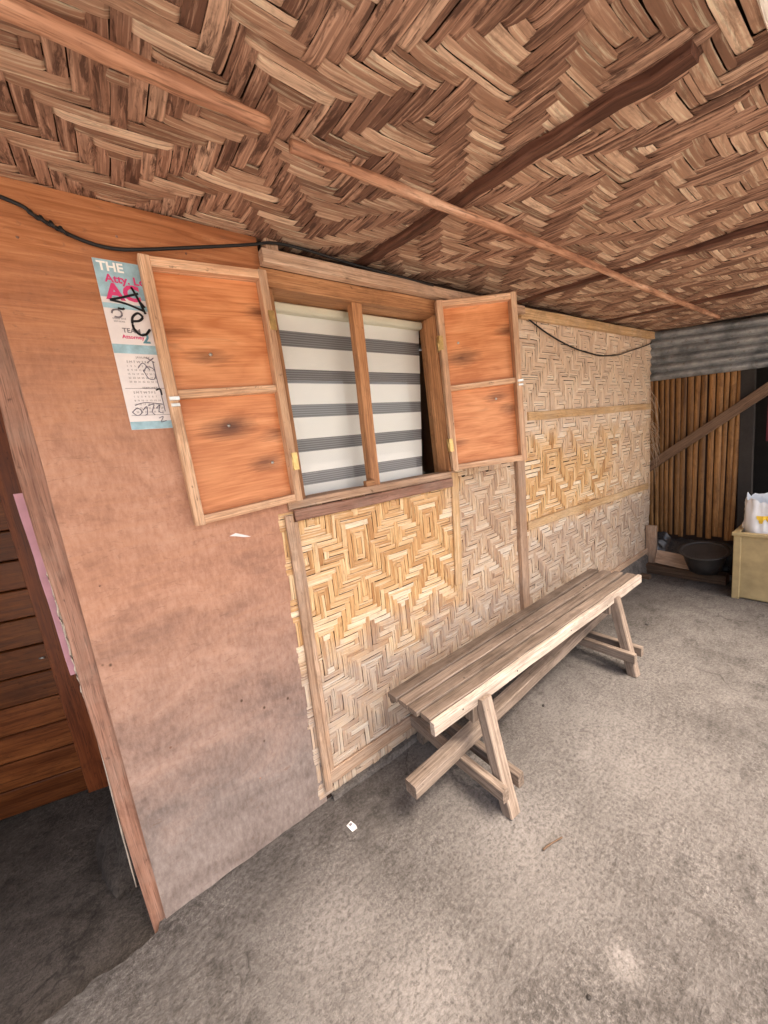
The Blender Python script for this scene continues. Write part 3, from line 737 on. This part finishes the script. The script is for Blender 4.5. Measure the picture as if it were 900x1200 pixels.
# ------------------------------------------------------------------ ceiling poles and rafters
def ceilp(x, y, o): return V3((x, y, cz(y)-o))
o = tube('ceiling_pole', [ceilp(-.62, -.585, .034), ceilp(-.1, -.575, .036), ceilp(.15, -.566, .037), ceilp(.385, -.556, .034)], .0175, 'pole', None, 12, 9, .05, .014)
tag(o, 'thick debarked pole under the ceiling mat above the plywood wall', 'pole')
o = tube('ceiling_pole', [ceilp(.445, -.530, .038), ceilp(.95, -.540, .041), ceilp(1.6, -.552, .040), ceilp(2.4, -.545, .041), ceilp(3.2, -.55, .040), ceilp(3.86, -.552, .038)], .0125, 'pole', None, 12, 12, .06, .0145)
tag(o, 'long debarked pole under the ceiling mat crossing below the dark rafters', 'pole')
tag(board('ceiling_rafter', ceilp(.985, .02, .011), ceilp(.985, -1.105, .011), .046, .022, (1,0,0), 'rafter', None, .004, .0028, .06, p_tint=.55), 'dark red-brown rafter strip on the ceiling mat ending at the eave, nearer the plywood wall', 'rafter')
tag(board('ceiling_rafter', ceilp(2.13, .02, .011), ceilp(2.13, -1.13, .011), .040, .022, (1,0,0), 'rafter', None, .004, .0028, .06, p_tint=.7), 'dark red-brown rafter strip on the ceiling mat midway to the far wall', 'rafter')
tag(board('ceiling_rafter', ceilp(3.25, .02, .011), ceilp(3.25, -1.13, .011), .040, .022, (1,0,0), 'rafter', None, .004, .0028, .06, p_tint=.7), 'dark rafter strip on the ceiling mat close to the corrugated iron sheet', 'rafter')

# ------------------------------------------------------------------ cables
o = tube('power_cable', [(-.45, -.02, 2.30), (-.112, -.016, 2.232), (-.058, -.014, 2.207), (-.02, -.012, 2.188), (.03, -.012, 2.168), (.09, -.014, 2.158), (.161, -.028, 2.160), (.33, -.04, 2.195), (.50, -.04, 2.238), (.585, -.038, 2.262), (.70, -.045, 2.262), (.95, -.045, 2.248), (1.35, -.055, 2.232)], .0052, 'black', None, 8, 7)
tag(o, 'black power cable sagging across the plywood wall and along the window beam', 'cable')
kn = []
for k in range(34):
    t = k/33; a = t*26; c = V3((-.065+.075*t, -.015, 2.211-.036*t)); kn.append(c+V3((.002*math.cos(a), .005*math.cos(a), .005*math.sin(a))))
o = tube('cable_splice', kn, .0042, 'black', None, 6, 2); tag(o, 'knotted black tape splice on the power cable above the calendar', 'splice')
o = tube('slack_cord', [(2.04, -.03, 2.235), (2.10, -.026, 2.208), (2.382, -.024, 2.117), (2.706, -.024, 2.049), (3.0, -.024, 2.022), (3.164, -.024, 2.016), (3.45, -.024, 2.037), (3.644, -.024, 2.073), (4.058, -.024, 2.152), (4.19, -.02, 2.185)], .0048, 'black', None, 6, 6)
tag(o, 'thin dark cord hanging in a loop across the far woven wall', 'cord', kind='thing')

# ------------------------------------------------------------------ calendar
cal = thing('wall_calendar', (.12, -.004, 1.64), 'blue and white wall calendar with pink print and black marker scribble on the plywood', 'calendar')
CY = -.003
def crect(name, x0, x1, z0, z1, mat, y):
    vs, fs, g = [], [], []; n = 6
    for i in range(n+1):
        for z in (z0, z1): 
            x = x0+(x1-x0)*i/n; vs.append((x, y, z))
    for i in range(n): fs.append((2*i, 2*i+2, 2*i+3, 2*i+1))
    return mk(name, vs, fs, mat, cal)
crect('sheet', .048, .245, 1.648, 2.130, 'paper', CY)
hd = crect('blue_header', .0485, .2445, 2.028, 2.1295, 'paper_blue', CY-.0006)
crect('blue_band', .0485, .2445, 1.998, 2.012, 'paper_blue', CY-.0006)
crect('team_band', .0485, .2445, 1.872, 1.898, 'paper_blue', CY-.0006)
crect('foot_band', .0485, .2445, 1.6485, 1.672, 'paper_blue', CY-.0006)
def text(name, s, x, z, size, mat, parent=cal, y=None, bold=0.0, align='LEFT'):
    cu = bpy.data.curves.new(name, 'FONT'); cu.body = s; cu.size = size; cu.align_x = align; cu.offset = bold; cu.resolution_u = 3
    tmp = bpy.data.objects.new('tmp', cu); COL.objects.link(tmp)
    bpy.context.view_layer.update()
    me = tmp.evaluated_get(bpy.context.evaluated_depsgraph_get()).to_mesh()
    vs = [(x+v.co.x, CY-.0012 if y is None else y, z+v.co.y) for v in me.vertices]; fs = [tuple(p.vertices) for p in me.polygons]
    tmp.to_mesh_clear(); bpy.data.objects.remove(tmp); bpy.data.curves.remove(cu)
    return mk(name, vs, fs, mat, parent)
text('header_lettering', 'THE', .056, 2.100, .034, 'white', hd, bold=.001)
text('name_lettering', 'Atty. Lo', .068, 2.070, .030, 'magenta', bold=.0008)
text('name_lettering', 'AC', .064, 2.024, .060, 'magenta', bold=.0025)
text('team_lettering', 'TEAM', .082, 1.932, .018, 'print', bold=.0004)
text('team_lettering', 'Attorney', .078, 1.915, .015, 'magenta', bold=.0003)
text('year_lettering', '2', .128, 1.905, .04, 'paper_teal', bold=.0012)
text('small_print', 'office and', .064, 1.968, .0085, 'print'); text('small_print', 'services', .066, 1.960, .0085, 'print')
ring = [(.078+.012*math.cos(t), CY-.0016, 1.984+.011*math.sin(t)) for t in np.linspace(-2.2, 3.2, 12)]
tube('ring_logo', ring, .0022, 'print', cal, 4, 2)
days = 'S M T W T F S'; 
for zz, head in ((1.845, 'JANUARY'), (1.755, 'FEBRUARY')):
    text('month_lettering', head, .100, zz+.014, .0085, 'print'); text('weekday_lettering', days, .074, zz, .0095, 'print')
    for r in range(5):
        text('date_lettering', '  '.join('%2d' % (1+r*7+q) for q in range(7)), .070, zz-.0115*(r+1), .0072, 'print')
for zz in (1.770, 1.690): crect('rule', .056, .24, zz, zz+.0012, 'print', CY-.001)
def stroke(pts, r, mat='ink'): return tube('marker_stroke', [(x, CY-.0022, z) for x, z in pts], r, mat, cal, 5, 6)
stroke([(.068, 2.020), (.10, 2.030), (.142, 2.046)], .0032); stroke([(.068, 2.020), (.11, 2.012), (.150, 1.996)], .0032)
stroke([(.128, 2.062), (.139, 2.03), (.150, 1.99)], .0032); stroke([(.140, 2.026), (.152, 2.008)], .003)
stroke([(.083, 1.999), (.094, 1.997), (.099, 2.0)], .003)
stroke([(.112, 1.965), (.130, 1.968), (.141, 1.98), (.130, 1.99), (.114, 1.975), (.112, 1.945), (.124, 1.928), (.140, 1.93), (.153, 1.945)], .0034)
for pts in ([(.10,1.83),(.115,1.845),(.13,1.825)], [(.112,1.825),(.122,1.80),(.138,1.80),(.142,1.825),(.125,1.835),(.112,1.82)], [(.126,1.862),(.146,1.848)], [(.146,1.862),(.126,1.846)], [(.142,1.85),(.143,1.80),(.146,1.74),(.147,1.70)],
            [(.06,1.70),(.075,1.712),(.085,1.70),(.072,1.69),(.06,1.70)], [(.088,1.705),(.10,1.716),(.098,1.695),(.09,1.69)], [(.104,1.718),(.12,1.722),(.112,1.70),(.118,1.69)], [(.124,1.71),(.136,1.72),(.13,1.70),(.142,1.695)], [(.126,1.68),(.138,1.684),(.13,1.668),(.145,1.672)], [(.07,1.72),(.10,1.728),(.145,1.722)]):
    stroke(pts, .0011, 'ballpen')
stroke([(.134,1.765),(.146,1.768),(.147,1.75)], .0022)

# ------------------------------------------------------------------ bench
bn = thing('long_bench', (1.7, -.29, 0), 'long rustic slatted wooden bench standing along the woven wall', 'bench')
ZT = .470
def seat_pt(t, s):  # t 0..1 along, s 0 rear .. 1 front
    A0, A1 = V3((.737, -.150, ZT)), V3((2.612, -.130, ZT)); B0, B1 = V3((.752, -.405, ZT)), V3((2.650, -.424, ZT))
    return (A0*(1-t)+A1*t)*(1-s)+(B0*(1-t)+B1*t)*s
for k, (s0, s1) in enumerate(((0, .255), (.265, .51), (.52, .755), (.765, 1.0))):
    sm = (s0+s1)/2; e0, e1 = random.uniform(-.004, .004), random.uniform(-.004, .006)
    a_, b_ = seat_pt(e0, sm), seat_pt(1+e1, sm); wd = .262*(s1-s0)-.003
    off = V3((0, 0, -.011+random.uniform(-.0015, .0008)))
    board('seat_plank', a_+off, b_+off, wd-.003, .022, (0,1,0), 'seat', bn, .0035, .0012, .15, p_tint=(.25, .75, .45, .65)[k])
f0, f1 = seat_pt(0, 1), seat_pt(1, 1)
board('front_apron', f0+V3((-.004, -.013, -.026)), f1+V3((.004, -.013, -.026)), .056, .024, (0,0,1), 'bench_edge', bn, .003, .001, .12)
r0, r1 = seat_pt(0, 0), seat_pt(1, 0)
board('rear_apron', r0+V3((.02, .006, -.048)), r1+V3((-.02, .006, -.048)), .046, .024, (0,0,1), 'seat', bn, .003, .001, .2)
for x in (1.02, 2.275):
    board('seat_bearer', (x, -.19, .425), (x, -.40, .425), .05, .044, (0,0,1), 'bench_leg', bn)
    xf = x-.03 if x < 2 else x-.055
    board('leg', (xf, -.555, -.002), (x+.0, -.432, .442), .058, .052, (1,0,0), 'bench_leg', bn, .004, .0012)
    board('leg', (xf, -.035, -.002), (x+.0, -.150, .442), .058, .052, (1,0,0), 'bench_leg', bn, .004, .0012)
    board('cleat', (x-.046, -.405, .350), (x-.046, -.405, .440), .03, .05, (1,0,0), 'bench_leg', bn, .003, .001, p_tint=.2)
    board('cleat', (x+.046, -.405, .360), (x+.046, -.405, .440), .03, .05, (1,0,0), 'bench_leg', bn, .003, .001)
    xm = (xf+x)/2-.008
    board('crossbar', (xm-.050, -.575, .127), (xm-.048, -.02, .127), .056, .036, (0,0,1), 'bench_leg', bn)
    board('crossbar', (xm+.050, -.575, .127), (xm+.052, -.03, .127), .056, .036, (0,0,1), 'bench_leg', bn, p_tint=.15)
for sx in (.2, .5, .8):
    pass
for t in (.14, .145, .42, .44, .80, .83):
    for s in (.13, .39, .64, .88):
        p = seat_pt(t+random.uniform(-.006, .006), s+random.uniform(-.05, .05)); tube('nail_head', [p+V3((0,0,-.004)), p+V3((0,0,.0006))], .0036, 'black', bn, 7, 0)
for t in (.08, .27, .52, .74, .93):
    p = seat_pt(t, 1)+V3((0, -.0245, -.026+random.uniform(-.012, .012))); tube('nail_head', [p, p+V3((0, -.0018, 0))], .0036, 'black', bn, 7, 0)
tag(board('loose_timber', (.665, -.348, .184), (2.62, -.232, .184), .062, .055, (0,1,0), 'bench_leg', None, .004, .0015, p_tint=.55), 'loose squared timber resting on the crossbars under the bench', 'timber')

# ------------------------------------------------------------------ far corner
cs = thing('corrugated_sheet', (4.25, -.6, 1.8), 'grey corrugated iron sheet under the ceiling at the far end', 'metal sheet')
vs, fs = [], []; nr = 96; ys = np.linspace(.02, -1.45, 16)
for i in range(nr+1):
    t = i/nr
    for y in ys:
        zb = 1.842+(.065)*(y/.77); ztp = 2.29+.168*y
        z = zb+(ztp-zb)*t; vs.append((4.245-.042*abs(math.sin(t*math.pi*6.0))**.8+.004*nz(y, t*3, 3), y, z))
m_ = len(ys)
for i in range(nr):
    for k in range(m_-1): fs.append((i*m_+k, i*m_+k+1, (i+1)*m_+k+1, (i+1)*m_+k))
mk('iron_sheet', vs, fs, 'iron', cs, smooth=True)
bw = thing('bamboo_slat_wall', (4.27, -.3, .3), 'brown wall of upright split bamboo slats below the corrugated sheet', 'wall')
y = .035; k = 0
while y > -.615:
    wd = random.uniform(.030, .046); x = 4.268+random.uniform(-.004, .004); lean = random.uniform(-.012, .012)-.02*(-y/.6)*-1
    zb = .34+random.uniform(-.02, .02); zt_ = 1.86+.08*y
    n = 9; vs, fs, g = [], [], []; off = RNG.random(3)*20; nodes = [random.uniform(.1, .35)+.36*q for q in range(5)]
    for i in range(n*4+1):
        t = i/(n*4); z = zb+(zt_-zb)*t; nodeb = max(math.exp(-((z-zb-q)/.006)**2) for q in nodes)
        for q in range(6):
            an = math.pi*q/5; vs.append((x-(math.sin(an)*wd*.20+nodeb*.0045), y-wd/2+lean*(t-1)*-1+math.cos(an)*wd/2, z)); g.append((z+off[0], q*.01+off[1], off[2]))
    for i in range(n*4):
        for q in range(5): a_ = i*6+q; fs.append((a_, a_+1, a_+7, a_+6))
    mk('slat', vs, fs, 'bamboo', bw, g, None, True); y -= wd+random.uniform(.003, .010); k += 1
mk('gap_shade', [(4.285,.04,.0),(4.285,-.66,.0),(4.285,-.66,2.2),(4.285,.04,2.2)], [(0,1,2,3)], 'gap_shade', bw)
tag(board('diagonal_brace', (4.222, .035, 1.005), (4.205, -.95, 1.735), .082, .03, (0,.4,1), 'shed_wood', None, p_tint=.95), 'diagonal timber brace nailed across the bamboo slats', 'brace')
tag(board('dark_post', (4.285, -.675, 0), (4.285, -.660, 1.80), .085, .06, (0,1,0), 'dark_post', None), 'dark grey post, corner shade put into its colour, at the end of the bamboo slat wall', 'post')
wallbox('back_room_wall', (5.9, -3.2, -.1), (5.98, .1, 2.4), 'room_shade', 'rear wall with shade put into its colour, in the back room past the shade-darkened grey post')
wallbox('back_room_wall', (4.30, .0, -.1), (5.9, .028, 2.4), 'room_shade', 'side wall with shade put into its colour, in the back room past the shade-darkened grey post')
wallbox('back_room_ceiling', (4.25, -3.2, 2.30), (5.98, .1, 2.36), 'room_shade', 'ceiling board of the back room with shade put into its colour')
wallbox('back_room_wall', (4.26, -3.2, -.1), (4.32, -1.5, 2.3), 'room_shade', 'front wall of the back room beside its opening, shade put into its colour')
def cloth(name, x, y0, y1, z0, z1, mat, label):
    vs, fs = [], []; n, m = 18, 8
    for j in range(m+1):
        for i in range(n+1):
            y = y0+(y1-y0)*i/n; z = z1+(z0-z1)*j/m; vs.append((x+.02*math.sin(i*1.4)*(.4+.6*j/m), y, z+.01*nz(i*.3, j*.2, 1)))
    for j in range(m):
        for i in range(n): a_ = j*(n+1)+i; fs.append((a_, a_+1, a_+n+2, a_+n+1))
    return tag(mk(name, vs, fs, mat, smooth=True), label, 'cloth')
cloth('hanging_cloth', 4.42, -.76, -1.05, 1.18, 1.56, 'maroon', 'maroon cloth hanging in the dark opening past the dark grey post')
# things on the floor in the corner
tag(box('sill_board', (3.98, -.62, .0), (4.10, .0, .085), 'shed_wood', p_tint=.4), 'dark floor board in front of the bamboo slat wall', 'board')
tag(box('corner_block', (4.055, -.095, .085), (4.10, -.012, .46), 'plank', p_tint=.3), 'short upright timber in the corner below the foot rail', 'block')
o = board('offcut_plank', (4.05, -.10, .16), (4.04, -.40, .135), .13, .02, (.25,0,1), 'plank', None, p_tint=.55); tag(o, 'pale plank offcut leaning on the dark floor board', 'plank')
tag(box('offcut_block', (3.80, -.12, .0), (3.86, -.02, .035), 'shed_wood', p_tint=.7), 'small timber offcut lying by the kerb end', 'block')
# black plastic sheet: crumpled
vs, fs = [], []; n, m = 26, 20
for j in range(m+1):
    for i in range(n+1):
        y = -.01-.62*i/n; x = 4.08+.16*j/m
        z = .11+.20*(j/m)**.7+.045*nz(y, x, 9)+.03*nz(y, x, 22)+(.05 if i < 7 else 0)*math.sin(i*.5)
        vs.append((x+.02*nz(y, z, 12), y, z))
for j in range(m):
    for i in range(n): a_ = j*(n+1)+i; fs.append((a_, a_+1, a_+n+2, a_+n+1))
tag(mk('plastic_sheet', vs, fs, 'tarp', smooth=True), 'crumpled black plastic sheet heaped against the bamboo slats', 'plastic sheet')
def lathe(name, c, prof, mat, parent=None, n=32, tilt=None):
    vs, fs = [], []
    R_ = Matrix.Rotation(tilt[0], 3, tilt[1]) if tilt else Matrix.Identity(3)
    for r, z in prof:
        for i in range(n):
            a_ = 2*math.pi*i/n; vs.append(V3(c)+R_ @ V3((r*math.cos(a_), r*math.sin(a_), z)))
    for j in range(len(prof)-1):
        for i in range(n): a_ = j*n+i; b_ = j*n+(i+1) % n; fs.append((a_, b_, b_+n, a_+n))
    fs.append(tuple(range(n-1, -1, -1)))
    return mk(name, vs, fs, mat, parent, smooth=True)
bs = thing('wash_basin', (3.97, -.48, .09), 'dark grey round basin with a wide rim beside the beige box', 'basin')
lathe('bowl', (3.97, -.485, .115), [(.07,.0),(.11,.02),(.135,.12),(.15,.20),(.152,.205),(.145,.20),(.128,.12),(.10,.03),(.0,.025)], 'basin', bs, tilt=(math.radians(-14), 'Y'))
lathe('rim', (3.97, -.485, .115), [(.150,.198),(.172,.204),(.174,.210),(.150,.207),(.146,.2)], 'basin', bs, tilt=(math.radians(-14), 'Y'))
# beige box
bb = thing('beige_box', (3.95, -1.0, 0), 'scuffed beige lidless box holding a white plastic bag', 'box')
X0, X1, Y0, Y1, BH = 3.74, 4.16, -.70, -1.34, .535
def pan(n_, lo, hi, **k): return box(n_, lo, hi, 'beige', bb, .004, **k)
pan('side_panel', (X0+.012, Y1+.03, .012), (X0+.026, Y0-.03, BH-.012)); pan('side_panel', (X1-.026, Y1+.03, .012), (X1-.012, Y0-.03, BH-.012))
pan('end_panel', (X0+.03, Y0-.026, .012), (X1-.03, Y0-.012, BH-.012)); pan('end_panel', (X0+.03, Y1+.012, .012), (X1-.03, Y1+.026, BH-.012))
for cx, cy in ((X0, Y0-.044), (X0, Y1), (X1-.044, Y0-.044), (X1-.044, Y1)): pan('corner_strip', (cx, cy, .0), (cx+.044, cy+.044, BH-.004))
pan('base', (X0+.02, Y1+.02, .004), (X1-.02, Y0-.02, .02))
for lo, hi in (((X0-.008, Y1-.008, BH-.02), (X0+.03, Y0+.008, BH+.006)), ((X1-.03, Y1-.008, BH-.02), (X1+.008, Y0+.008, BH+.006)), ((X0+.0305, Y0-.03, BH-.02), (X1-.0305, Y0+.008, BH+.006)), ((X0+.0305, Y1-.008, BH-.02), (X1-.0305, Y1+.03, BH+.006))): pan('rim', lo, hi)
# bag
bg_ = thing('plastic_bag', (3.93, -.95, .3), 'crumpled white plastic bag with yellow print sticking out of the beige box', 'bag')
vs, fs = [], []; n, m = 72, 30
for j in range(m+1):
    t = j/m; z = .03+.75*t
    for i in range(n):
        a_ = 2*math.pi*i/n; pinch = 1-.35*max(0, t-.62)/.38
        fold = 1+.05*math.sin(5*a_+3*t)+.12*nz(math.cos(a_)*2, math.sin(a_)*2, 1.4, t*4)+.09*nz(math.cos(a_)*5, math.sin(a_)*5, 1.2, t*9)
        vs.append((3.93+.145*pinch*fold*math.cos(a_), -.885+.165*(1-.15*max(0, t-.6))*fold*math.sin(a_), z+.028*nz(math.cos(a_)*2.4, math.sin(a_)*2.4, 1, 3)*t+.05*t*math.sin(a_*1+.6)*.6+.02*nz(i*.5, t*7, 1)*t))
for j in range(m):
    for i in range(n): a_ = j*n+i; b_ = j*n+(i+1) % n; fs.append((a_, b_, b_+n, a_+n))
fs.append(tuple(range(n-1, -1, -1)))
mk('bag_film', vs, fs, 'plastic', bg_, smooth=True)
for k, (yy, zz, s_) in enumerate(((-.835, .64, .024), (-.87, .648, .020), (-.89, .632, .022), (-.92, .645, .02), (-.95, .64, .022), (-.985, .638, .02))):
    pts = []
    for i in range(10):
        a_ = 2*math.pi*i/10; r_ = s_*(1+.35*math.sin(3*a_+k)); pts.append((yy+r_*math.cos(a_), zz+r_*math.sin(a_)*1.2))
    # laid on the film: nearest film vertex gives the depth
    arr = np.array(vs); pv = []
    for yy_, zz_ in pts:
        d = (arr[:, 1]-yy_)**2+(arr[:, 2]-zz_)**2+1e3*(arr[:, 0] > 3.945); i_ = int(np.argsort(d)[0]); pv.append((arr[i_][0]-.004, yy_, zz_))
    mk('yellow_print', pv, [tuple(range(10))], 'yellow', bg_)

# ------------------------------------------------------------------ litter
wr = thing('paper_wrapper', (.473, -.172, .0), 'small torn white wrapper lying on the concrete by the plywood foot', 'wrapper')
vs = [(.455,-.152,.006),(.478,-.150,.010),(.486,-.178,.007),(.482,-.196,.012),(.462,-.190,.006),(.458,-.172,.011)]
mk('wrapper_foil', vs, [(0,4,5),(0,5,1),(1,5,2),(2,5,4),(2,4,3)], 'paper', wr)
mk('wrapper_print', [(.462,-.160,.0125),(.474,-.159,.0135),(.476,-.170,.0135),(.465,-.172,.0135)], [(0,3,2,1)], 'print', wr)
R = random.Random(5)
for k, (x, y_, s_, lb) in enumerate([(1.62,-.33,.007,'tiny dark pebble lying beside the loose timber under the bench'),(.72,-.98,.005,'tiny dark pebble on bare concrete well in front of the bench'),(2.9,-.40,.011,'small grey pebble on the concrete past the bench end')]):
    tag(blob('pebble', (x, y_, slab_z(x, y_)+s_*.5), (s_*1.3, s_, s_*.8), 'curb' if k == 2 else 'dark_post', None, .3, 2, 10, 6, seed=k), lb, 'pebble', 'pebbles scattered on the concrete')
tag(tube('twig', [(.955, -.715, .008), (.99, -.722, .009), (1.045, -.738, .008)], .004, 'shed_wood', None, 5, 4, .1, .0025), 'short dry twig lying on the concrete in front of the bench', 'twig')
